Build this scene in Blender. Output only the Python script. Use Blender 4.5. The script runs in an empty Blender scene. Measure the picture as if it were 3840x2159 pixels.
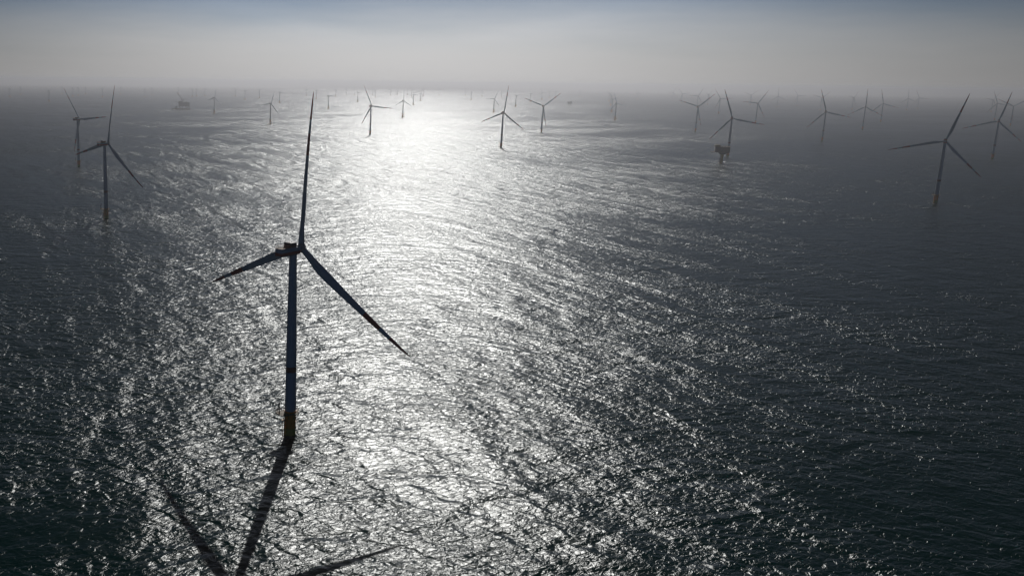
import bpy, bmesh, math, random
from mathutils import Matrix, Vector
R = math.radians
random.seed(7)
S = bpy.context.scene
COL = S.collection

# ------------------------------------------------------------------ camera
cam = bpy.data.cameras.new('camera'); cam_o = bpy.data.objects.new('camera', cam); COL.objects.link(cam_o)
PITCH, ROLL, CAM_H, FPX, CX = 0.21527683, 0.01104816, 187.69, 3553.9, 996.5
cam.sensor_width = 36.0; cam.lens = 36.0 * FPX / 3840.0
cam.shift_x = (1920.0 - CX) / 3840.0
cam.clip_start = 1.0; cam.clip_end = 200000.0
cp, sp, cr, sr = math.cos(PITCH), math.sin(PITCH), math.cos(ROLL), math.sin(ROLL)
F = Vector((0, cp, -sp)); U = Vector((0, sp, cp)); X = Vector((1, 0, 0))
RX = X * cr + U * sr; UX = U * cr - X * sr
m = Matrix((RX, UX, -F)).transposed().to_4x4(); m.translation = Vector((0, 0, CAM_H))
cam_o.matrix_world = m
S.camera = cam_o
EARTH = 7.33e6            # effective earth radius with refraction

# ------------------------------------------------------------------ light
SUN_EL, SUN_AZ = R(31.0), R(8.8)      # azimuth from +Y towards +X
sun_dir = Vector((math.sin(SUN_AZ) * math.cos(SUN_EL), math.cos(SUN_AZ) * math.cos(SUN_EL), math.sin(SUN_EL)))
sl = bpy.data.lights.new('sun', 'SUN'); sl.energy = 5.0; sl.angle = R(0.53); sl.color = (1.0, 0.965, 0.93)
so = bpy.data.objects.new('sun', sl); COL.objects.link(so)
so.rotation_euler = sun_dir.to_track_quat('Z', 'Y').to_euler(); so.location = (0, 0, 400)

S.view_settings.view_transform = 'Standard'; S.view_settings.look = 'None'
S.view_settings.exposure = -0.95; S.view_settings.gamma = 1.0
S.render.engine = 'CYCLES'
S.cycles.use_denoising = True; S.cycles.denoiser = 'OPENIMAGEDENOISE'; S.cycles.denoising_input_passes = 'RGB_ALBEDO_NORMAL'
S.cycles.max_bounces = 4; S.cycles.diffuse_bounces = 1; S.cycles.glossy_bounces = 2
S.cycles.volume_bounces = 0; S.cycles.transparent_max_bounces = 8
S.cycles.sample_clamp_direct = 0.0; S.cycles.sample_clamp_indirect = 3.0
S.cycles.caustics_reflective = False; S.cycles.caustics_refractive = False


class NT:
    """small helper for node trees"""
    def __init__(s, tree): s.t = tree; s.n = tree.nodes; s.l = tree.links
    def new(s, typ, **kw):
        n = s.n.new(typ)
        for k, v in kw.items(): setattr(n, k, v)
        return n
    def put(s, sock, v):
        if hasattr(v, 'is_output') or isinstance(v, bpy.types.NodeSocket): s.l.new(v, sock)
        else: sock.default_value = v
    def math(s, op, a, b=0.0, c=0.0, clamp=False):
        n = s.new('ShaderNodeMath', operation=op, use_clamp=clamp)
        s.put(n.inputs[0], a); s.put(n.inputs[1], b); s.put(n.inputs[2], c)
        return n.outputs[0]
    def vmath(s, op, a, b=(0, 0, 0), out=0):
        n = s.new('ShaderNodeVectorMath', operation=op)
        s.put(n.inputs[0], a)
        if op == 'SCALE': s.put(n.inputs['Scale'], b)
        else: s.put(n.inputs[1], b)
        return n.outputs['Value'] if op in ('DOT_PRODUCT', 'LENGTH') else n.outputs[0]
    def noise(s, vec, scale, detail=2.0, rough=0.5, dist=0.0, typ='FBM', norm=True, dim='3D', w=0.0):
        n = s.new('ShaderNodeTexNoise', noise_dimensions=dim)
        try: n.noise_type = typ
        except Exception: pass
        n.normalize = norm
        s.put(n.inputs['Vector'], vec)
        n.inputs['Scale'].default_value = scale; n.inputs['Detail'].default_value = detail
        n.inputs['Roughness'].default_value = rough; n.inputs['Distortion'].default_value = dist
        if dim == '4D': n.inputs['W'].default_value = w
        return n.outputs['Fac']
    def ramp(s, fac, a, b, smooth=True):
        n = s.new('ShaderNodeMapRange'); n.interpolation_type = 'SMOOTHSTEP' if smooth else 'LINEAR'
        s.put(n.inputs['Value'], fac); s.put(n.inputs['From Min'], a); s.put(n.inputs['From Max'], b)
        return n.outputs['Result']
    def mix(s, fac, a, b):
        n = s.new('ShaderNodeMix', data_type='RGBA'); s.put(n.inputs[0], fac)
        s.put(n.inputs[6], a); s.put(n.inputs[7], b)
        return n.outputs[2]


# ------------------------------------------------------------------ world: clear sky over a bank of bright sea haze
W = bpy.data.worlds.new('World'); S.world = W; W.use_nodes = True
w = NT(W.node_tree)
for n in list(w.n): w.n.remove(n)
wout = w.new('ShaderNodeOutputWorld'); bg = w.new('ShaderNodeBackground')
w.l.new(bg.outputs[0], wout.inputs[0])
sky = w.new('ShaderNodeTexSky', sky_type='NISHITA')
sky.sun_disc = False; sky.sun_elevation = SUN_EL; sky.sun_rotation = SUN_AZ
sky.altitude = 100; sky.air_density = 1.0; sky.dust_density = 0.6; sky.ozone_density = 3.0
tc = w.new('ShaderNodeTexCoord'); dirv = tc.outputs['Generated']
sep = w.new('ShaderNodeSeparateXYZ'); w.l.new(dirv, sep.inputs[0]); el = sep.outputs['Z']
dot = w.vmath('DOT_PRODUCT', dirv, tuple(sun_dir))
G = 0.85
hg = w.math('DIVIDE', 1.0, w.math('POWER', w.math('SUBTRACT', 1 + G * G, w.math('MULTIPLY', dot, 2 * G)), 1.5))
hgc = w.math('MINIMUM', hg, 9.0)
HAZE_A = 1.40
hazec = w.vmath('SCALE', (1.0, 0.985, 0.985), w.math('MULTIPLY', hgc, HAZE_A))
skyt = w.vmath('MULTIPLY', sky.outputs[0], (0.52, 0.65, 0.95))
skyt = w.vmath('SCALE', skyt, w.math('ADD', 0.15, w.math('MULTIPLY', hgc, 0.082)))
# the sky darkens away from the horizon
fall = w.math('ADD', 0.012, w.math('MULTIPLY', w.math('POWER', 2.718, w.math('MULTIPLY', w.math('ABSOLUTE', el), -5.5)), 1.1))
fall = w.math('ADD', fall, w.math('MULTIPLY', w.math('MAXIMUM', w.math('SUBTRACT', 0.0, dot), 0.0), 3.2))   # clear blue behind the onlooker, boosted to light the shaded towers
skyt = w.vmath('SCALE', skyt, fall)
wob = w.noise(w.vmath('MULTIPLY', dirv, (1, 1, 7.0)), 3.2, 5.0, 0.6)
edge = w.math('ADD', el, w.math('MULTIPLY', w.math('SUBTRACT', wob, 0.5), 0.045))
edge = w.math('ADD', edge, w.math('MULTIPLY', w.math('SUBTRACT', 1.0, dot), 0.11))
fac = w.ramp(edge, 0.012, 0.125)
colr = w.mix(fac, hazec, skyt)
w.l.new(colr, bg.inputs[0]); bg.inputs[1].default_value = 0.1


# ------------------------------------------------------------------ object helpers
def tag(o, label=None, cat=None, group=None, kind=None):
    if label: o['label'] = label
    if cat: o['category'] = cat
    if group: o['group'] = group
    if kind: o['kind'] = kind
    return o

def empty(name, loc, rz=0.0):
    o = bpy.data.objects.new(name, None); COL.objects.link(o)
    o.location = loc; o.rotation_euler = (0, 0, rz); o.empty_display_size = 5
    return o

def mesh_of(bm, name, mats, smooth=True):
    me = bpy.data.meshes.new(name)
    bmesh.ops.recalc_face_normals(bm, faces=bm.faces[:])
    bm.to_mesh(me); bm.free()
    for mt in (mats if isinstance(mats, (list, tuple)) else [mats]): me.materials.append(mt)
    if smooth:
        me.shade_smooth()
        try: me.set_sharp_from_angle(angle=R(35))
        except Exception: pass
    return me

def part(name, me, parent, mat4=None):
    o = bpy.data.objects.new(name, me); COL.objects.link(o); o.parent = parent
    if mat4 is not None: o.matrix_local = mat4
    return o

def lathe(bm, prof, seg=24, c=(0, 0), mi=0):
    rings = []
    for r, z in prof:
        rings.append([bm.verts.new((c[0] + r * math.cos(2 * math.pi * k / seg), c[1] + r * math.sin(2 * math.pi * k / seg), z)) for k in range(seg)])
    for a, b in zip(rings, rings[1:]):
        for k in range(seg):
            f = bm.faces.new((a[k], a[(k + 1) % seg], b[(k + 1) % seg], b[k])); f.material_index = mi
    bm.faces.new(rings[0][::-1]).material_index = mi; bm.faces.new(rings[-1]).material_index = mi

def tube(bm, pts, rad, seg=8, mi=0):
    pts = [Vector(p) for p in pts]
    rads = rad if isinstance(rad, (list, tuple)) else [rad] * len(pts)
    rings = []
    for i, p in enumerate(pts):
        d = (pts[min(i + 1, len(pts) - 1)] - pts[max(i - 1, 0)]).normalized()
        a = d.cross(Vector((0, 0, 1)) if abs(d.z) < 0.9 else Vector((1, 0, 0))).normalized(); b = d.cross(a)
        rings.append([bm.verts.new(p + (a * math.cos(2 * math.pi * k / seg) + b * math.sin(2 * math.pi * k / seg)) * rads[i]) for k in range(seg)])
    for a, b in zip(rings, rings[1:]):
        for k in range(seg):
            bm.faces.new((a[k], a[(k + 1) % seg], b[(k + 1) % seg], b[k])).material_index = mi
    bm.faces.new(rings[0][::-1]).material_index = mi; bm.faces.new(rings[-1]).material_index = mi

def box(bm, x0, x1, y0, y1, z0, z1, bev=0.0, mi=0):
    r = bmesh.ops.create_cube(bm, size=1.0)
    for v in r['verts']:
        v.co = Vector((x0 + (v.co.x + .5) * (x1 - x0), y0 + (v.co.y + .5) * (y1 - y0), z0 + (v.co.z + .5) * (z1 - z0)))
    for f in {f for v in r['verts'] for f in v.link_faces}: f.material_index = mi
    if bev:
        bmesh.ops.bevel(bm, geom=list({e for v in r['verts'] for e in v.link_edges}), offset=bev, segments=2, affect='EDGES', profile=0.5)

def railing(bm, pts, h, step=1.6, closed=True, r=0.05):
    pts = [Vector(p) for p in pts]
    segs = list(zip(pts, pts[1:] + ([pts[0]] if closed else [])))
    if not closed: segs = segs[:-1] if len(segs) == len(pts) else segs
    for a, b in segs:
        n = max(1, int((b - a).length / step))
        for k in range(n):
            p = a.lerp(b, k / n); tube(bm, [p, p + Vector((0, 0, h))], r, 4)
        for q in (0.5, 1.0):
            tube(bm, [a + Vector((0, 0, h * q)), b + Vector((0, 0, h * q))], r, 4)


# ------------------------------------------------------------------ materials
def paint(name, col, rough=0.45, var=0.12, scale=0.35, dirt=(0.5, 0.45, 0.38), dirt_amt=0.25, metal=0.0):
    mt = bpy.data.materials.new(name); mt.use_nodes = True; t = NT(mt.node_tree)
    b = t.n['Principled BSDF']
    tcn = t.new('ShaderNodeTexCoord'); ob = tcn.outputs['Object']
    mp = t.new('ShaderNodeMapping'); t.l.new(ob, mp.inputs[0]); mp.inputs['Scale'].default_value = (1, 1, 0.18)
    n1 = t.noise(mp.outputs[0], scale * 2.2, 5, 0.6)
    n2 = t.noise(ob, scale, 3, 0.5)
    base = t.mix(t.math('MULTIPLY', t.ramp(n1, 0.5, 0.8), dirt_amt), (*col, 1), (col[0] * dirt[0], col[1] * dirt[1], col[2] * dirt[2], 1))
    base = t.mix(t.math('MULTIPLY', t.ramp(n2, 0.35, 0.7), var), base, (col[0] * 0.7, col[1] * 0.7, col[2] * 0.7, 1))
    t.l.new(base, b.inputs['Base Color'])
    b.inputs['Roughness'].default_value = rough; b.inputs['Metallic'].default_value = metal
    return mt, t, b, base, ob

M = {}
M['white'] = paint('light_grey_paint', (0.30, 0.33, 0.36))[0]
M['yellow'] = paint('yellow_paint', (0.72, 0.36, 0.03), dirt=(0.45, 0.35, 0.3), dirt_amt=0.6, rough=0.55)[0]
M['amber'] = paint('amber_steel', (0.65, 0.36, 0.08), dirt_amt=0.4, rough=0.5)[0]
M['dark'] = paint('dark_steel', (0.035, 0.037, 0.042), rough=0.5)[0]
M['olive'] = paint('olive_panels', (0.14, 0.12, 0.04), rough=0.6)[0]
M['grate'] = paint('deck_grating', (0.16, 0.12, 0.07), rough=0.7)[0]
M['red'] = paint('red_paint', (0.6, 0.16, 0.06), rough=0.35)[0]
M['steel'] = paint('grey_steel', (0.20, 0.21, 0.21), rough=0.55, dirt_amt=0.5)[0]
M['hullblue'] = paint('hull_paint', (0.10, 0.035, 0.03), rough=0.5)[0]

def banded(name, base_col, bands, axis='Z', scale=1.0):
    """paint with red bands between the given object-space heights"""
    mt, t, b, base, ob = paint(name, base_col)
    sp_ = t.new('ShaderNodeSeparateXYZ'); t.l.new(ob, sp_.inputs[0]); z = sp_.outputs[axis]
    f = None
    for lo, hi, col in bands:
        g = t.math('MULTIPLY', t.math('GREATER_THAN', z, lo), t.math('LESS_THAN', z, hi))
        base = t.mix(g, base, (*col, 1))
    t.l.new(base, b.inputs['Base Color'])
    return mt
RED = (0.42, 0.022, 0.02)
M['tower'] = banded('tower_paint', (0.30, 0.42, 0.52), [(36.5, 39.5, (0.10, 0.01, 0.01))])
M['blade'] = banded('blade_paint', (0.28, 0.39, 0.48), [(49, 60, RED), (67, 90, RED)])
M['blade_plain'] = banded('blade_paint_plain', (0.28, 0.39, 0.48), [])
M['pile'] = banded('pile_paint', (0.85, 0.27, 0.015), [(-9, 1.3, (0.05, 0.055, 0.03)), (1.3, 5.2, (0.42, 0.36, 0.05))])  # algae foot; orange top and olive band put shading and reflection tint into yellow
M['nacelle'] = banded('nacelle_paint', (0.30, 0.42, 0.52), [(-1.95, -0.25, RED)])

# sea --------------------------------------------------------------
def sea_material():
    # wave height as a node group: metres in, metres out
    g = bpy.data.node_groups.new('wave_height', 'ShaderNodeTree')
    g.interface.new_socket('P', in_out='INPUT', socket_type='NodeSocketVector')
    g.interface.new_socket('H', in_out='OUTPUT', socket_type='NodeSocketFloat')
    t = NT(g); gi = t.new('NodeGroupInput'); go = t.new('NodeGroupOutput')
    P = gi.outputs[0]
    def layer(ang, stretch, wave, detail, rough, dist, amp):
        """ang = direction of the crests in degrees from +X, stretch = crest length / wave length"""
        mp = t.new('ShaderNodeMapping'); mp.vector_type = 'TEXTURE'; t.l.new(P, mp.inputs[0])
        mp.inputs['Rotation'].default_value = (0, 0, R(ang)); mp.inputs['Scale'].default_value = (stretch, 1, 1)
        n = t.noise(mp.outputs[0], 1 / wave, detail, rough, dist, norm=False)
        return t.math('MULTIPLY', n, amp)
    h = layer(-74, 3.0, 38.0, 1.0, 0.5, 0.9, SWELL)             # long swell
    h = t.math('ADD', h, layer(14, 2.2, 21.0, 1.0, 0.5, 0.9, WAVE))    # wind waves
    h = t.math('ADD', h, layer(-32, 1.7, 8.0, 1.0, 0.5, 0.8, WAVE2))
    h = t.math('ADD', h, layer(30, 1.6, 2.7, 3.0, 0.55, 0.6, CHOP))  # chop down to half a metre
    t.l.new(h, go.inputs[0])
    mt = bpy.data.materials.new('sea_water'); mt.use_nodes = True; t = NT(mt.node_tree)
    t.n.remove(t.n['Principled BSDF'])
    geo = t.new('ShaderNodeNewGeometry'); pos = geo.outputs['Position']
    E_ = 0.15
    hs = []
    for off in ((0, 0, 0), (E_, 0, 0), (0, E_, 0)):
        gn = t.new('ShaderNodeGroup'); gn.node_tree = g
        t.l.new(t.vmath('MULTIPLY', t.vmath('ADD', pos, off), (1, 1, 0)), gn.inputs[0]); hs.append(gn.outputs[0])
    # gust patches: slicks and ruffled water
    def patch(ang, stretch, wave, det):
        mp = t.new('ShaderNodeMapping'); mp.vector_type = 'TEXTURE'; t.l.new(t.vmath('MULTIPLY', pos, (1, 1, 0)), mp.inputs[0])
        mp.inputs['Rotation'].default_value = (0, 0, R(ang)); mp.inputs['Scale'].default_value = (stretch, 1, 1)
        return t.noise(mp.outputs[0], 1 / wave, det, 0.6, 0.6)
    k = t.math('ADD', 0.60, t.math('MULTIPLY', t.ramp(patch(-66, 5.0, 60.0, 3), 0.36, 0.64), 0.42))
    k = t.math('ADD', k, t.math('MULTIPLY', t.ramp(patch(35, 2.5, 420.0, 3), 0.38, 0.62), 0.34))
    k = t.math('MULTIPLY', k, t.math('SUBTRACT', 1.0, t.math('MULTIPLY', t.ramp(t.vmath('LENGTH', pos), 2000.0, 7000.0), 0.13)))
    # calm slick on the near left side
    ds = t.vmath('LENGTH', t.vmath('MULTIPLY', t.vmath('SUBTRACT', pos, (-112, 362, 0)), (0.8, 1, 0)))
    ds = t.math('ADD', ds, t.math('MULTIPLY', t.math('SUBTRACT', patch(20, 1.5, 30.0, 4), 0.5), 70.0))
    k = t.math('MULTIPLY', k, t.math('ADD', 0.5, t.math('MULTIPLY', t.ramp(ds, 18.0, 62.0), 0.5)))
    sx = t.math('MULTIPLY', t.math('DIVIDE', t.math('SUBTRACT', hs[0], hs[1]), E_), k)
    sy = t.math('MULTIPLY', t.math('DIVIDE', t.math('SUBTRACT', hs[0], hs[2]), E_), k)
    cmb = t.new('ShaderNodeCombineXYZ'); t.put(cmb.inputs[0], sx); t.put(cmb.inputs[1], sy)
    slope = cmb.outputs[0]
    # wave faces turned away from the onlooker are hidden behind the crests: fold them to the side that can be seen
    inc = geo.outputs['Incoming']
    vh = t.vmath('NORMALIZE', t.vmath('MULTIPLY', inc, (1, 1, 0)))
    si = t.new('ShaderNodeSeparateXYZ'); t.l.new(inc, si.inputs[0])
    tg = t.math('MULTIPLY', t.math('DIVIDE', t.math('ABSOLUTE', si.outputs['Z']), t.math('MAXIMUM', t.vmath('LENGTH', t.vmath('MULTIPLY', inc, (1, 1, 0))), 0.02)), 0.75)
    c = t.vmath('DOT_PRODUCT', slope, vh)
    c2 = t.math('SUBTRACT', t.math('ABSOLUTE', t.math('ADD', c, tg)), tg)
    slope = t.vmath('ADD', slope, t.vmath('SCALE', vh, t.math('SUBTRACT', c2, c)))
    nrm = t.vmath('NORMALIZE', t.vmath('ADD', slope, (0, 0, 1)))
    fr = t.new('ShaderNodeFresnel'); fr.inputs['IOR'].default_value = 1.333; t.l.new(nrm, fr.inputs['Normal'])
    df = t.new('ShaderNodeBsdfDiffuse'); df.inputs['Color'].default_value = (0.0, 0.012, 0.012, 1)
    gl = t.new('ShaderNodeBsdfAnisotropic'); gl.distribution = 'BECKMANN'
    gl.inputs['Color'].default_value = (0.525, 0.54, 0.537, 1); far = t.ramp(t.vmath('LENGTH', pos), 900.0, 9000.0)   # ripples too small to see there widen the gloss
    t.put(gl.inputs['Roughness'], t.math('ADD', ROUGH, t.math('MULTIPLY', far, -0.03))); t.l.new(nrm, gl.inputs['Normal'])
    mx = t.new('ShaderNodeMixShader'); t.l.new(fr.outputs[0], mx.inputs[0]); t.l.new(df.outputs[0], mx.inputs[1]); t.l.new(gl.outputs[0], mx.inputs[2])
    # scattered small whitecaps
    f1 = patch(20, 2.6, 9.0, 4)
    foam = t.math('MULTIPLY', t.ramp(f1, 0.775, 0.80), 0.6)
    fd = t.new('ShaderNodeBsdfDiffuse'); fd.inputs['Color'].default_value = (0.7, 0.72, 0.72, 1)
    m2 = t.new('ShaderNodeMixShader'); t.l.new(foam, m2.inputs[0]); t.l.new(mx.outputs[0], m2.inputs[1]); t.l.new(fd.outputs[0], m2.inputs[2])
    t.l.new(m2.outputs[0], t.n['Material Output'].inputs['Surface'])
    return mt
SWELL, WAVE, WAVE2, CHOP, ROUGH = 0.92, 0.80, 0.46, 0.235, 0.31

bm = bmesh.new()
NS = 192; radii = [0.0]; r = 20.0
while r < 60000: radii.append(r); r *= 1.09
radii.append(60000.0)
prev = None
for i, rr in enumerate(radii):
    z = -rr * rr / 2 / EARTH
    if i == 0: prev = [bm.verts.new((0, 0, 0))]; continue
    ring = [bm.verts.new((rr * math.cos(2 * math.pi * k / NS), rr * math.sin(2 * math.pi * k / NS), z)) for k in range(NS)]
    for k in range(NS):
        if i == 1: bm.faces.new((prev[0], ring[k], ring[(k + 1) % NS]))
        else: bm.faces.new((prev[k], ring[k], ring[(k + 1) % NS], prev[(k + 1) % NS]))
    prev = ring
me = bpy.data.meshes.new('water')
bm.normal_update(); bm.to_mesh(me); bm.free(); me.materials.append(sea_material()); me.shade_smooth()
water = bpy.data.objects.new('water', me); COL.objects.link(water); tag(water, kind='structure')


# ------------------------------------------------------------------ wind turbine parts
def blade_mesh(L, mat, name, prebend=4.0, pitch=0.0):
    bm = bmesh.new(); rings = []; n = 14
    k = L / 77.0
    tab = [(0, 3.1, 1.0), (0.03, 3.1, 1.0), (0.08, 3.5, 0.82), (0.14, 4.5, 0.5), (0.2, 5.1, 0.36), (0.27, 5.0, 0.30), (0.4, 4.2, 0.25),
           (0.55, 3.35, 0.21), (0.7, 2.6, 0.19), (0.85, 1.85, 0.17), (0.94, 1.3, 0.16), (0.985, 0.75, 0.15), (1.0, 0.18, 0.14)]
    zs = [0, .02, .05, .08, .11, .14, .17, .2, .24, .28, .34, .4, .47, .54, .61, .68, .75, .82, .88, .93, .965, .985, 1.0]
    def interp(u, j):
        for a, b in zip(tab, tab[1:]):
            if a[0] <= u <= b[0]: f = (u - a[0]) / (b[0] - a[0]); return a[j] + (b[j] - a[j]) * f
        return tab[-1][j]
    for u in zs:
        c = interp(u, 1) * k * (0.93 if u > 0.1 else 1.0); th = interp(u, 2) * c
        circ = max(0.0, min(1.0, (0.16 - u) / 0.12))
        tw = R(11) * (1 - u) ** 2
        ring = []
        for i in range(n):
            a = 2 * math.pi * i / n
            cx_, cy_ = 0.5 * math.cos(a), 0.5 * math.sin(a)
            # aerofoil: blunt nose at -x, thin tail at +x
            ax_ = cx_ + 0.18; t_ = (0.5 + 0.42 * -math.cos(a)) if math.cos(a) > 0 else 1.0
            ay_ = cy_ * (t_ if math.cos(a) > 0 else 1.0)
            x = (cx_ * circ + ax_ * (1 - circ)) * c; y = (cy_ * circ + ay_ * (1 - circ)) * th
            xr = x * math.cos(tw) + y * math.sin(tw); yr = -x * math.sin(tw) + y * math.cos(tw)
            pb = prebend * u ** 2.2
            ring.append(bm.verts.new((xr + pb * math.sin(pitch), yr + pb * math.cos(pitch), 1.2 + u * (L - 1.2))))
        rings.append(ring)
    for a, b in zip(rings, rings[1:]):
        for i in range(n): bm.faces.new((a[i], a[(i + 1) % n], b[(i + 1) % n], b[i]))
    bm.faces.new(rings[0][::-1]); bm.faces.new(rings[-1])
    return mesh_of(bm, name, mat)

def hub_mesh(rad):
    bm = bmesh.new(); seg = 20; rings = []
    for x, r_ in ((-1.9, 0.86), (-1.5, 0.98), (0, 1.0), (1.1, 0.93), (1.9, 0.74), (2.4, 0.45), (2.65, 0.15)):
        rings.append([bm.verts.new((x * rad / 2.3, r_ * rad * math.cos(2 * math.pi * k / seg), r_ * rad * math.sin(2 * math.pi * k / seg))) for k in range(seg)])
    for a, b in zip(rings, rings[1:]):
        for k in range(seg): bm.faces.new((a[k], b[k], b[(k + 1) % seg], a[(k + 1) % seg]))
    bm.faces.new(rings[0]); bm.faces.new(rings[-1][::-1])
    for kk in range(3):   # blade collars
        a = 2 * math.pi * kk / 3
        d = Vector((0, math.sin(a), math.cos(a)))
        tube(bm, [d * rad * 0.7, d * rad * 1.12], rad * 0.74, 16)
    return mesh_of(bm, 'hub', M['white'])

MESH = {}
# --- monopile kind
bm = bmesh.new(); lathe(bm, [(3.05, -3), (3.05, 14.2), (3.25, 14.2), (3.25, 14.8)], 32)
for z in (2.2, 8.5): lathe(bm, [(3.06, z), (3.18, z + .02), (3.18, z + .3), (3.06, z + .32)], 32)
MESH['pile'] = mesh_of(bm, 'transition_piece', M['pile'])
bm = bmesh.new(); lathe(bm, [(3.0, 14.8), (2.98, 20), (2.75, 50), (2.3, 80), (2.0, 99.4), (2.15, 99.5), (2.15, 99.9)], 32)
for z in (15.0, 43, 71): lathe(bm, [(3.02 if z < 20 else (2.86 if z < 50 else 2.5), z), (3.02 if z < 20 else (2.86 if z < 50 else 2.5), z + .18)], 32)
MESH['tower'] = mesh_of(bm, 'tower', M['tower'])
PL = [(6.4 * math.cos(R(a)), 5.3 * math.sin(R(a))) for a in range(-100, 101, 20)]
PL = [(4.6 * math.cos(R(a)), 4.6 * math.sin(R(a))) for a in range(-110, 111, 22)]
PLAT = PL + [(-5.2, 4.2), (-7.6, 3.0), (-7.6, -3.0), (-5.2, -4.2)]
bm = bmesh.new()
lo = [bm.verts.new((x, y, 13.6)) for x, y in PLAT]; hi = [bm.verts.new((x, y, 13.95)) for x, y in PLAT]
bm.faces.new(lo[::-1]); bm.faces.new(hi)
for k in range(len(PLAT)): bm.faces.new((lo[k], lo[(k + 1) % len(PLAT)], hi[(k + 1) % len(PLAT)], hi[k]))
for a in range(0, 360, 45):
    tube(bm, [(3.0 * math.cos(R(a)), 3.0 * math.sin(R(a)), 10.6), (4.4 * math.cos(R(a)), 4.4 * math.sin(R(a)), 13.6)], 0.14, 6)
MESH['platform'] = mesh_of(bm, 'work_platform', M['grate'], False)
bm = bmesh.new(); railing(bm, [(x * .985, y * .985, 13.95) for x, y in PLAT], 1.3, 1.3, r=0.055)
MESH['platform_rail'] = mesh_of(bm, 'railing', M['amber'], False)
bm = bmesh.new()   # curved davit crane
tube(bm, [(-6.9, 0, 13.95), (-6.95, 0, 16), (-7.25, 0, 17.6), (-7.1, 0, 19.2), (-6.3, 0, 21.2), (-5.7, 0, 22.2)], [.32, .34, .42, .34, .22, .14], 8)
tube(bm, [(-5.7, 0, 22.2), (-5.7, 0, 20.6)], .06, 5)
MESH['davit'] = mesh_of(bm, 'davit_crane', M['dark'])
bm = bmesh.new()   # boat landing: two fenders, ladder, stub braces, rest platform
for y in (-1.0, 1.0):
    tube(bm, [(-4.3, y, -2.0), (-4.3, y, 9.6), (-3.2, y, 10.8)], .2, 8)
    for z in (0.8, 4.2, 7.8): tube(bm, [(-3.0, y * .8, z), (-4.3, y, z)], .13, 6)
for y in (-.3, .3): tube(bm, [(-3.75, y, -1), (-3.75, y, 13.6)], .06, 5)
for i in range(26): tube(bm, [(-3.75, -.3, .2 + i * .5), (-3.75, .3, .2 + i * .5)], .035, 4)
box(bm, -5.0, -3.0, -1.2, 1.2, 9.9, 10.05)
MESH['landing'] = mesh_of(bm, 'boat_landing', M['amber'], False)
bm = bmesh.new()   # nacelle body, local origin at the rotor axis over the tower
box(bm, -11.6, 3.2, -2.45, 2.45, -2.35, 1.75, 0.5)
lathe(bm, [(2.2, -2.75), (2.2, -2.2)], 24)
tube(bm, [(2.9, 0, .1), (4.2, 0, .3)], [2.3, 2.2], 20)
MESH['nacelle'] = mesh_of(bm, 'nacelle', M['nacelle'])
bm = bmesh.new()   # hoist deck with rail basket
box(bm, -11.5, -5.0, -2.5, 2.5, 1.76, 1.9)
MESH['hoist'] = mesh_of(bm, 'hoist_deck', M['grate'], False)
bm = bmesh.new()
railing(bm, [(-11.45, -2.45, 1.9), (-5.0, -2.45, 1.9), (-5.0, 2.45, 1.9), (-11.45, 2.45, 1.9)], 1.5, 0.6, r=0.055)
for k in range(10):
    x = -5.0 + k * .75
    if x < 2.0:
        for y in (-2.3, 2.3): tube(bm, [(x, y, 1.7), (x, y, 2.7)], .05, 4)
for y in (-2.3, 2.3): tube(bm, [(-5, y, 2.7), (2.0, y, 2.7)], .05, 4)
MESH['hoist_rail'] = mesh_of(bm, 'railing', M['red'], False)
bm = bmesh.new()
box(bm, -4.6, 0.6, -2.0, 2.0, 1.72, 4.2, 0.12)
box(bm, -4.9, -4.62, -2.1, 2.1, 1.8, 4.5, 0.05)
tube(bm, [(-4.75, 1.6, 4.5), (-4.75, 1.6, 6.0)], .06, 5); tube(bm, [(-4.75, -1.6, 4.5), (-4.75, -1.6, 5.6)], .06, 5)
tube(bm, [(-1.2, 0, 3.9), (-1.2, 0, 4.6)], .16, 6)
MESH['cooler'] = mesh_of(bm, 'cooler', M['dark'], False)
MESH['hub'] = hub_mesh(2.35)
MESH['blade'] = blade_mesh(80.6, M['blade'], 'blade', pitch=R(-21))
# --- tripod kind (smaller machine)
bm = bmesh.new()
lathe(bm, [(2.7, -4), (2.7, 16), (3.4, 19.5), (3.4, 21.0)], 24)
for a in (80, 200, 320):
    c, s = math.cos(R(a)), math.sin(R(a))
    tube(bm, [(2.4 * c, 2.4 * s, 18.5), (6.2 * c, 6.2 * s, 12.0), (11.5 * c, 11.5 * s, -4)], [0.95, 0.9, 0.9], 10)
    tube(bm, [(2.4 * c, 2.4 * s, 3.0), (9.2 * c, 9.2 * s, 3.0)], 0.5, 8)
MESH['tripod'] = mesh_of(bm, 'tripod_foundation', M['yellow'])
bm = bmesh.new(); box(bm, -7.5, 7.5, -7.5, 7.5, 21.0, 21.8)
box(bm, -7.3, -4.6, -7.0, -4.4, 21.8, 25.0)
MESH['tplat'] = mesh_of(bm, 'work_platform', M['steel'], False)
bm = bmesh.new(); railing(bm, [(-7.4, -7.4, 21.8), (7.4, -7.4, 21.8), (7.4, 7.4, 21.8), (-7.4, 7.4, 21.8)], 1.4, 2.4, r=0.1)
MESH['tplat_rail'] = mesh_of(bm, 'railing', M['amber'], False)
bm = bmesh.new(); lathe(bm, [(2.75, 21.0), (2.6, 40), (2.2, 65), (1.9, 87.2)], 24)
MESH['ttower'] = mesh_of(bm, 'tower', M['white'])
bm = bmesh.new(); box(bm, -9.5, 2.4, -2.6, 2.6, -2.6, 2.2, 0.9); lathe(bm, [(2.0, -2.9), (2.0, -2.3)], 20)
MESH['tnacelle'] = mesh_of(bm, 'nacelle', M['white'])
bm = bmesh.new(); box(bm, -9.8, -6.0, -1.9, 1.9, 2.2, 3.6, 0.15)
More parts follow.
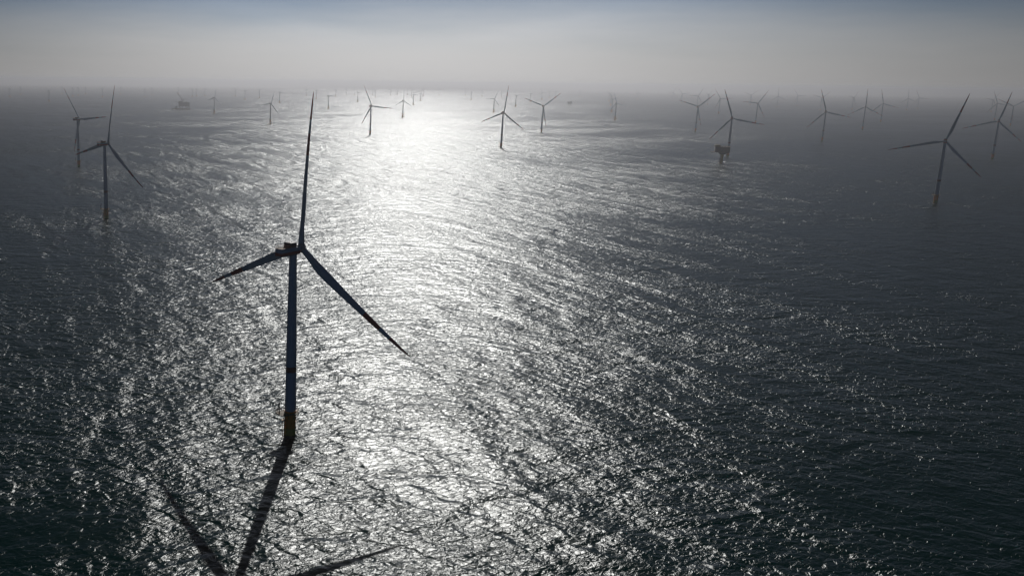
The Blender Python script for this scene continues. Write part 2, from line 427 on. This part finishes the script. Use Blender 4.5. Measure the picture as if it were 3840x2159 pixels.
MESH['tcooler'] = mesh_of(bm, 'cooler', M['dark'], False)
MESH['thub'] = hub_mesh(2.0)
MESH['tblade'] = blade_mesh(58.5, M['blade_plain'], 'blade', prebend=1.8, pitch=R(-12))

TILT = R(6)
def rotor(root, hubz, ov, phi, hub_me, blade_me, pitch):
    a = Vector((math.cos(TILT), 0, math.sin(TILT))); up = Vector((-math.sin(TILT), 0, math.cos(TILT))); sd = Vector((0, 1, 0))
    H = Vector((0, 0, hubz)) + a * ov
    s0 = up * math.cos(phi) + sd * math.sin(phi); y0 = s0.cross(a)
    mm = Matrix((a, y0, s0)).transposed().to_4x4(); mm.translation = H
    # hub built with x = axis, collars in y/z plane
    part('hub', hub_me, root, mm)
    for k in range(3):
        f = phi + k * 2 * math.pi / 3
        s = up * math.cos(f) + sd * math.sin(f); c = a.cross(s)
        xx = c * math.cos(pitch) + a * math.sin(pitch); yy = s.cross(xx)
        mm = Matrix((xx, yy, s)).transposed().to_4x4(); mm.translation = H
        part('blade', blade_me, root, mm)

def turbine(kind, x, y, psi, phi, label, group):
    d = math.hypot(x, y); z = -d * d / 2 / EARTH
    psi = R(psi); phi = R(phi)
    root = empty('wind_turbine', (x, y, z), psi)
    tag(root, label, 'wind turbine', group)
    fr = Matrix.Rotation(-psi + R(12 + (x * 7 % 20)), 4, 'Z')   # foundation keeps its own heading
    if kind == 'm':
        part('transition_piece', MESH['pile'], root)
        part('tower', MESH['tower'], root)
        if d < 7500:
            p = part('work_platform', MESH['platform'], root, fr)
            if d < 4600:
                part('railing', MESH['platform_rail'], p); part('davit_crane', MESH['davit'], p)
                part('boat_landing', MESH['landing'], root, fr)
        n = part('nacelle', MESH['nacelle'], root, Matrix.Translation((0, 0, 102.2)))
        if d < 5600:
            part('cooler', MESH['cooler'], n)
            if d < 4600:
                h = part('hoist_deck', MESH['hoist'], n); part('hoist_railing', MESH['hoist_rail'], n)
        rotor(root, 102, 6.4, phi, MESH['hub'], MESH['blade'], R(-21))
    else:
        part('tripod_foundation', MESH['tripod'], root, fr)
        p = part('work_platform', MESH['tplat'], root, fr)
        if d < 7000: part('railing', MESH['tplat_rail'], p)
        part('tower', MESH['ttower'], root)
        n = part('nacelle', MESH['tnacelle'], root, Matrix.Translation((0, 0, 90.0)))
        if d < 9000: part('cooler', MESH['tcooler'], n)
        rotor(root, 90, 4.5, phi, MESH['thub'], MESH['tblade'], R(-12))
    return root

G1 = 'large wind turbines on yellow single piles'
G2 = 'wind turbines on three legged foundations in the glare'
G3 = 'faint far turbines along the hazy horizon'
TURBINES = [
    ('m', 14, 484, 47.6, 113, 1, 'largest dark turbine in front, its column standing in the near glare'),
    ('m', -408, 2064, 52, 35, 1, 'turbine at far left whose third blade hides behind its column'),
    ('m', -219, 1287, 50, 105, 1, 'second nearest turbine at left with yellow foot and nacelle pointing left'),
    ('m', 373, 3484, 54, 25, 1, 'grey turbine at the left edge of the brightest glare, bent shadow at foot'),
    ('m', 695, 2844, 53, 112, 1, 'grey upright turbine right of the brightest glare, one blade straight up'),
    ('m', 1074, 3764, 62, 69, 1, 'turbine with two raised blades like a Y, right of the upright glare turbine'),
    ('m', 1774, 3981, 61, 72, 1, 'hazy turbine with two raised blades, left of the boxy column platform'),
    ('m', 1246, 2584, 59, 19, 1, 'dark turbine standing right behind the boxy platform on a yellow column'),
    ('m', 1958, 3384, 55, 17, 1, 'dim turbine in the right haze, leftmost of a close trio'),
    ('m', 2695, 4354, 56, 1, 1, 'dim turbine in right haze with one blade straight up, middle of a close trio'),
    ('m', 3416, 5365, 58, 13, 1, 'smaller fainter turbine of the right haze trio, behind its neighbour blade'),
    ('m', 1115, 1577, 54, 104, 1, 'large dark leaning turbine at right with yellow foot'),
    ('m', 1976, 2603, 57, 107, 1, 'turbine near the right edge with reddish foot, behind the large dark one'),
    ('m', 3860, 5002, 52, 64, 1, 'pale turbine cut by the right edge, two blades raised in a wide V'),
    ('j', 737, 5256, 57, 118, 2, 'clearest turbine on three splayed legs, standing in the glare'),
    ('j', 12, 4229, 54, 100, 2, 'thin legged turbine left of the big front blade, nacelle pointing left'),
    ('j', 1480, 6317, 61, 95, 2, 'legged turbine just left of the upright blade in the glare'),
    ('j', 1231, 8173, 26, 24, 2, 'legged turbine close behind right of the clearest tripod turbine'),
    ('j', 1629, 10317, 57, 86, 2, 'legged turbine with one blade slanting up right, beyond the tripod pair'),
    ('j', 1876, 5199, 52, 16, 2, 'front turbine of the tight diagonal row of legged turbines'),
    ('j', -306, 5515, 53, 106, 2, 'legged turbine just right of the large converter platform'),
    ('j', 421, 6717, 24, 32, 2, 'legged turbine just right of the big front blade tip'),
    ('j', 868, 9332, 31, 37, 2, 'small turbine halfway between front blade tip and bent shadow turbine'),
    ('j', 103, 8447, 34, 34, 2, 'small turbine above and right of the thin legged left turbine'),
    ('j', 2069, 8058, 19, 40, 2, 'small turbine between the upright glare turbine and the Y shaped one'),
    ('j', -231, 9751, 27, 35, 2, 'small faint turbine right of the one beside the converter platform'),
    ('m', 6006, 8013, 13, 82, 3, 'faint turbine seen through the raised blade of the right edge turbine'),
    ('m', 4470, 5925, 45, 20, 3, 'pale small turbine right beside the raised blade near the right edge'),
    ('m', 5560, 8401, 44, 5, 3, 'faint turbine with one blade pointing right, left of the large leaning one'),
    ('m', 6028, 8958, 45, 24, 3, 'faint thin turbine with blade up, just left of the large leaning one'),
    ('m', 5057, 8356, 6, 79, 3, 'faint turbine with raised right blade inside the right haze trio'),
    ('m', 4559, 7965, 39, 71, 3, 'faint turbine just left of the right trio, touching its raised blade'),
    ('m', 5332, 9738, 45, 33, 3, 'very faint turbine left of the right trio'),
    ('m', 4703, 8919, 45, 3, 3, 'very faint bare turbine midway between column platform and right trio'),
    ('m', 4973, 9964, 45, 69, 3, 'very faint turbine above right blade of the one behind the column platform'),
    ('m', 2533, 4996, 45, 86, 3, 'pale turbine right of the column platform, small raised blade'),
    ('m', 3133, 6699, 45, 33, 3, 'faint turbine left of the raised blade behind the column platform'),
    ('m', 4505, 9897, 9, 70, 3, 'faint turbine behind the right raised blade left of column platform'),
    ('m', 3736, 8405, 45, 90, 3, 'tiny turbine showing directly above the Y shaped hazy turbine'),
    ('m', 4518, 10553, 45, 40, 3, 'faint turbine above the left raised blade of the hazy Y turbine'),
    ('m', 5617, 13424, 42, 92, 3, 'very faint turbine left of the hazy Y turbine'),
    ('j', 5029, 13162, 45, 14, 3, 'very faint turbine right of the tight diagonal row'),
    ('j', 2404, 6741, 17, 39, 2, 'second turbine of the tight diagonal row'),
    ('j', 3185, 8973, 44, 49, 2, 'third turbine of the tight diagonal row'),
    ('j', 3938, 11161, 45, 46, 2, 'farthest turbine of the tight diagonal row'),
    ('j', 4963, 15392, 35, 53, 3, 'faint turbine just right of the small faint square platform'),
    ('j', 4464, 15018, 45, 11, 3, 'faint turbine behind the right raised blade of the glare Y turbine'),
    ('j', 4010, 13789, 45, 57, 3, 'faint turbine just right above the hub of the glare Y turbine'),
    ('j', 3417, 12060, 45, 21, 3, 'faint turbine directly above the hub of the glare Y turbine'),
    ('j', 2772, 10204, 17, 35, 3, 'small turbine behind the left raised blade of the glare Y turbine'),
    ('j', 3330, 13788, 45, 34, 3, 'faint turbine hidden beside the blade pointing straight up in the glare'),
    ('j', 2337, 11121, 8, 41, 3, 'pale thin turbine on the horizon with small feet, right part of the glare'),
    ('j', 3212, 14511, 45, 93, 3, 'very faint turbine left of the legged turbine beside the upright blade'),
    ('j', 3076, 15064, 45, 20, 3, 'pale turbine on the horizon just left of the thin one with feet'),
    ('j', 2699, 15262, 45, 16, 3, 'faint turbine alone on the horizon over the brightest glare'),
    ('j', 2282, 14193, 45, 86, 3, 'faint turbine right behind the legged one with slanting blade'),
    ('j', 1991, 13391, 45, 45, 3, 'faint bare turbine touching the left side of the legged pair'),
    ('j', 2226, 15433, 45, 53, 3, 'very faint turbine just right of the clearest tripod blade'),
    ('j', 2030, 15171, 45, 87, 3, 'very faint turbine just left of the clearest tripod blade'),
    ('j', 1817, 14353, 45, 85, 3, 'faint turbine above right blade tip of the bent shadow turbine'),
    ('j', 1360, 12255, 34, 62, 3, 'pale turbine with two raised blades, right above the bent shadow turbine'),
    ('j', 1555, 14379, 45, 6, 3, 'very faint post like turbine beside the one with two raised blades'),
    ('j', 1302, 14555, 45, 10, 3, 'very faint turbine left of the small one before the bent shadow turbine'),
    ('j', 1150, 14217, 45, 109, 3, 'faint turbine right of the nearest legged one by the front blade tip'),
    ('j', 895, 12749, 45, 82, 3, 'faint turbine close right of the legged one by the front blade tip'),
    ('j', 537, 10712, 19, 45, 3, 'small turbine just right of the big front blade tip, pale column'),
    ('j', 512, 12891, 34, 1, 3, 'faint turbine just left of the big front blade tip'),
    ('j', -95, 10686, 35, 53, 3, 'faint turbine just left of the raised blade of the thin legged one'),
    ('j', -400, 11897, 45, 68, 3, 'very faint turbine midway between the two small ones left of the front blade'),
    ('j', -773, 11889, 29, 22, 3, 'faint turbine just left of the one beside the converter platform'),
    ('j', -851, 11568, 51, 111, 3, 'faint turbine just right of the converter platform, blades spread flat'),
    ('j', -875, 11206, 45, 74, 3, 'very faint post like turbine above the right end of the converter platform'),
    ('j', -1227, 13254, 43, 75, 3, 'very faint turbine above the crane boom of the converter platform'),
    ('j', -2609, 9774, 40, 108, 3, 'small grey turbine at the far left edge of the horizon'),
    ('j', -1788, 7894, 47, 56, 3, 'small turbine with two raised blades, left of the far left pair'),
    ('j', -2870, 11229, 43, 83, 3, 'very faint turbine right of the one at the far left edge'),
    ('j', -2600, 12217, 45, 101, 3, 'very faint turbine left of the raised blade at far left'),
    ('j', -2133, 10571, 42, 80, 3, 'faint turbine right of the raised blade at far left'),
    ('j', -2195, 11187, 43, 85, 3, 'faint turbine directly above the far left nacelle'),
    ('j', -2278, 12088, 33, 98, 3, 'faint turbine between the two left turbines, nearer the left one'),
    ('j', -1745, 10196, 52, 62, 3, 'faint turbine between the two left turbines, nearer the right one'),
    ('j', -1884, 12397, 44, 117, 3, 'faint turbine with two raised blades just right of the left upright blade'),
    ('j', -1337, 10514, 27, 92, 3, 'small grey turbine alone between left upright blade and converter platform'),
    ('j', -1438, 11988, 45, 90, 3, 'very faint turbine just left of the converter platform'),
]
for kind, x, y, psi, phi, g, label in TURBINES:
    turbine(kind, x, y, psi, phi, label, {1: G1, 2: G2, 3: G3}[g])


# ------------------------------------------------------------------ platforms and ships
def sea_z(x, y): return -(x * x + y * y) / 2 / EARTH

def bm_part(name, fn, mat, parent, smooth=False):
    bm = bmesh.new(); fn(bm); return part(name, mesh_of(bm, name, mat, smooth), parent)

# substation on one yellow column, right of the middle
X0, Y0 = 1127, 2367
st = empty('offshore_platform', (X0, Y0, sea_z(X0, Y0)), R(-18))
tag(st, 'dark boxy platform on one yellow column in front of a turbine', 'platform', 'offshore substations')
bm_part('column', lambda b: (lathe(b, [(3.4, -4), (3.4, 17), (3.9, 17.2), (3.9, 21.5)], 28)), M['yellow'], st, True)
def f_(b):
    for y in (-1.1, 1.1): tube(b, [(-5.2, y, -2), (-5.2, y, 13)], .28, 8)
    for z in (1, 6, 11):
        for y in (-1.1, 1.1): tube(b, [(-3.2, y, z), (-5.2, y, z)], .2, 6)
    for i in range(14): tube(b, [(-4.8, -.4, i), (-4.8, .4, i)], .06, 4)
bm_part('boat_landing', f_, M['amber'], st)
def f_(b):
    lo_ = [b.verts.new(v) for v in ((-5, -5, 21.5), (5, -5, 21.5), (5, 5, 21.5), (-5, 5, 21.5))]
    hi_ = [b.verts.new(v) for v in ((-9, -9, 26.5), (15, -9, 26.5), (15, 9, 26.5), (-9, 9, 26.5))]
    b.faces.new(lo_[::-1]); b.faces.new(hi_)
    for k in range(4): b.faces.new((lo_[k], lo_[(k + 1) % 4], hi_[(k + 1) % 4], hi_[k]))
bm_part('support_frame', f_, M['dark'], st)
tp = bm_part('topside', lambda b: (box(b, -19, 16, -11, 11, 26.5, 27.1), box(b, -18, 15.5, -10.5, 10.5, 27.1, 40.5, .15),
                                  box(b, -19, 16.5, -11, 11, 33.2, 33.6)), M['dark'], st)
bm_part('upper_module', lambda b: (box(b, -18.6, -6.5, -9, 9, 40.5, 45.6, .2), box(b, -18.2, -7, 9.2, 10.2, 40.5, 43)), M['olive'], tp)
bm_part('walkway', lambda b: (box(b, -27, -18.9, -8, 4, 26.3, 26.9), [tube(b, [(-27, y, 26.3), (-19, y, 24)], .15, 5) for y in (-7, -2, 3)]), M['dark'], tp)
bm_part('railing', lambda b: (railing(b, [(-6.3, -10.3, 40.5), (15.3, -10.3, 40.5), (15.3, 10.3, 40.5), (-6.3, 10.3, 40.5)], 1.3, 2.5, r=.09),
                              railing(b, [(-27, -8, 26.9), (-19, -8, 26.9), (-19, 4, 26.9), (-27, 4, 26.9)], 1.3, 2.0, r=.09)), M['amber'], tp)
bm_part('vent', lambda b: [box(b, x, x + 2.6, -6, -2, 40.5, 42.4, .1) for x in (-3, 3, 9)], M['steel'], tp)

# big converter platform far left with helideck and cranes
X0, Y0 = -551, 6340
st = empty('offshore_platform', (X0, Y0, sea_z(X0, Y0)), R(6))
tag(st, 'large hazy converter platform with helideck and raised crane boom', 'platform', 'offshore substations')
for x in (-30, -10, 12, 34):
    for y in (-20, 20):
        bm_part('leg', lambda b: lathe(b, [(1.9, -6), (1.9, 20)], 14, (x, y)), M['steel'], st, True)
def f_(b):
    for y in (-20, 20):
        for x0, x1 in ((-30, -10), (12, 34)):
            tube(b, [(x0, y, 2), (x1, y, 19)], .7, 6); tube(b, [(x0, y, 19), (x1, y, 2)], .7, 6)
bm_part('bracing', f_, M['steel'], st)
tp = bm_part('topside', lambda b: (box(b, -36, 38, -24, 24, 20, 22), box(b, -35, 37, -23, 23, 22, 44, .4), box(b, -36, 38, -24, 24, 32, 32.8),
                                  box(b, -35, -8, -20, 20, 44, 54, .4), box(b, -2, 8, -14, 10, 44, 47.5, .2), box(b, 11, 22, -16, 12, 44, 49, .2),
                                  box(b, 26, 37, -18, 18, 44, 45.6, .2)), M['steel'], st)
def f_(b):
    vs = [(-47 + 15 * math.cos(R(a)), 15 * math.sin(R(a))) for a in range(0, 360, 45)]
    lo_ = [b.verts.new((x, y, 50.2)) for x, y in vs]; hi_ = [b.verts.new((x, y, 51.4)) for x, y in vs]
    b.faces.new(lo_[::-1]); b.faces.new(hi_)
    for k in range(8): b.faces.new((lo_[k], lo_[(k + 1) % 8], hi_[(k + 1) % 8], hi_[k]))
    for y in (-10, 0, 10): tube(b, [(-35, y, 38), (-52, y * .8, 50.2)], .6, 6); tube(b, [(-35, y, 46), (-44, y, 50.2)], .5, 6)
bm_part('helideck', f_, M['steel'], st)
def f_(b):
    lathe(b, [(2.2, 54), (2.2, 60), (3.2, 60.2), (3.2, 63)], 12, (-12, -8))
    for dx in (-1.2, 1.2):
        tube(b, [(-12 + dx, -8, 62), (-46 + dx, -14, 108)], [.9, .45], 6)
    for k in range(10):
        a = Vector((-12, -8, 62)).lerp(Vector((-46, -14, 108)), k / 10); c = Vector((-12, -8, 62)).lerp(Vector((-46, -14, 108)), (k + 1) / 10)
        tube(b, [a + Vector((-1.2, 0, 0)), c + Vector((1.2, 0, 0))], .25, 4)
    tube(b, [(-10, -8, 63), (-8, -8, 72), (-46, -14, 108)], .3, 5)
bm_part('crane', f_, M['steel'], st)
def f_(b):
    lathe(b, [(1.8, 47), (1.8, 58), (2.6, 58.2), (2.6, 61)], 12, (-4, 10))
    tube(b, [(-4, 10, 60), (26, 12, 64)], [.9, .4], 6); tube(b, [(-4, 10, 61), (-2, 10, 67), (22, 12, 70)], .4, 5)
bm_part('crane', f_, M['steel'], st)

def ship(x, y, rz, L, label, deckh, group, bridge_front=True, hullmat='hullblue'):
    o = empty('work_ship', (x, y, sea_z(x, y)), R(rz)); tag(o, label, 'ship', group)
    hw = L * 0.09
    def hull(b):
        st_ = [(-.5, .8, 0), (-.45, .95, 0), (0, 1, 0), (.3, .95, .15), (.42, .6, .5), (.5, .05, 1.0)]
        rings = []
        for u, wd, sh in st_:
            top = deckh + sh * 2.5
            rings.append([b.verts.new((u * L, -wd * hw, top)), b.verts.new((u * L * .97, -wd * hw * .7, -3)), b.verts.new((u * L * .97, wd * hw * .7, -3)), b.verts.new((u * L, wd * hw, top))])
        for p, q in zip(rings, rings[1:]):
            for k in range(4): b.faces.new((p[k], p[(k + 1) % 4], q[(k + 1) % 4], q[k]))
        b.faces.new(rings[0]); b.faces.new(rings[-1][::-1])
    bm_part('hull', hull, M[hullmat], o)
    bx_ = .18 * L
    sgn = 1 if bridge_front else -1
    def house(b):
        x0, x1 = sorted((sgn * bx_, sgn * (bx_ + .16 * L)))
        box(b, x0, x1, -hw * .8, hw * .8, deckh, deckh + L * .09, .3)
        box(b, x0 + .02 * L, x1 - .03 * L, -hw * .7, hw * .7, deckh + L * .09, deckh + L * .13, .3)
    hs_ = bm_part('deckhouse', house, M['white'], o)
    bm_part('mast', lambda b: tube(b, [(sgn * (bx_ + .07 * L), 0, deckh + L * .13), (sgn * (bx_ + .07 * L), 0, deckh + L * .22)], L * .006, 6), M['steel'], hs_)
    return o
ship(-566, 6290, 186, 118, 'long low work ship lying against the foot of the big platform', 6.0, 'ships among the turbines')
ship(411, 15490, 4, 58, 'tiny pale ship silhouette on the hazy horizon', 5.0, 'ships among the turbines', hullmat='steel')

# small four-legged substation far right of the glare
X0, Y0 = 2768, 8855
st = empty('offshore_platform', (X0, Y0, sea_z(X0, Y0)), R(10))
tag(st, 'small faint square platform on legs far out in the haze', 'platform', 'offshore substations')
for x in (-12, 0, 12):
    for y in (-9, 9):
        bm_part('leg', lambda b: lathe(b, [(1.6, -6), (1.4, 18)], 10, (x, y)), M['steel'], st, True)
bm_part('topside', lambda b: (box(b, -17, 17, -13, 13, 18, 19.5), box(b, -16, 16, -12, 12, 19.5, 34, .3), box(b, 8, 15, -8, 4, 34, 38, .2)), M['steel'], st)


# ------------------------------------------------------------------ haze: closed box of even air
bm = bmesh.new(); box(bm, -62000, 62000, -62000, 62000, -260, 200)
me = bpy.data.meshes.new('haze'); bm.to_mesh(me); bm.free()
hz = bpy.data.objects.new('haze', me); COL.objects.link(hz); tag(hz, kind='stuff')
mt = bpy.data.materials.new('haze_air'); mt.use_nodes = True; t = NT(mt.node_tree)
t.n.remove(t.n['Principled BSDF'])
vol = t.new('ShaderNodeVolumePrincipled'); vol.inputs['Color'].default_value = (0.985, 0.98, 0.99, 1)
vol.inputs['Density'].default_value = 0.82e-4; vol.inputs['Anisotropy'].default_value = G
t.l.new(vol.outputs[0], t.n['Material Output'].inputs['Volume'])
me.materials.append(mt)
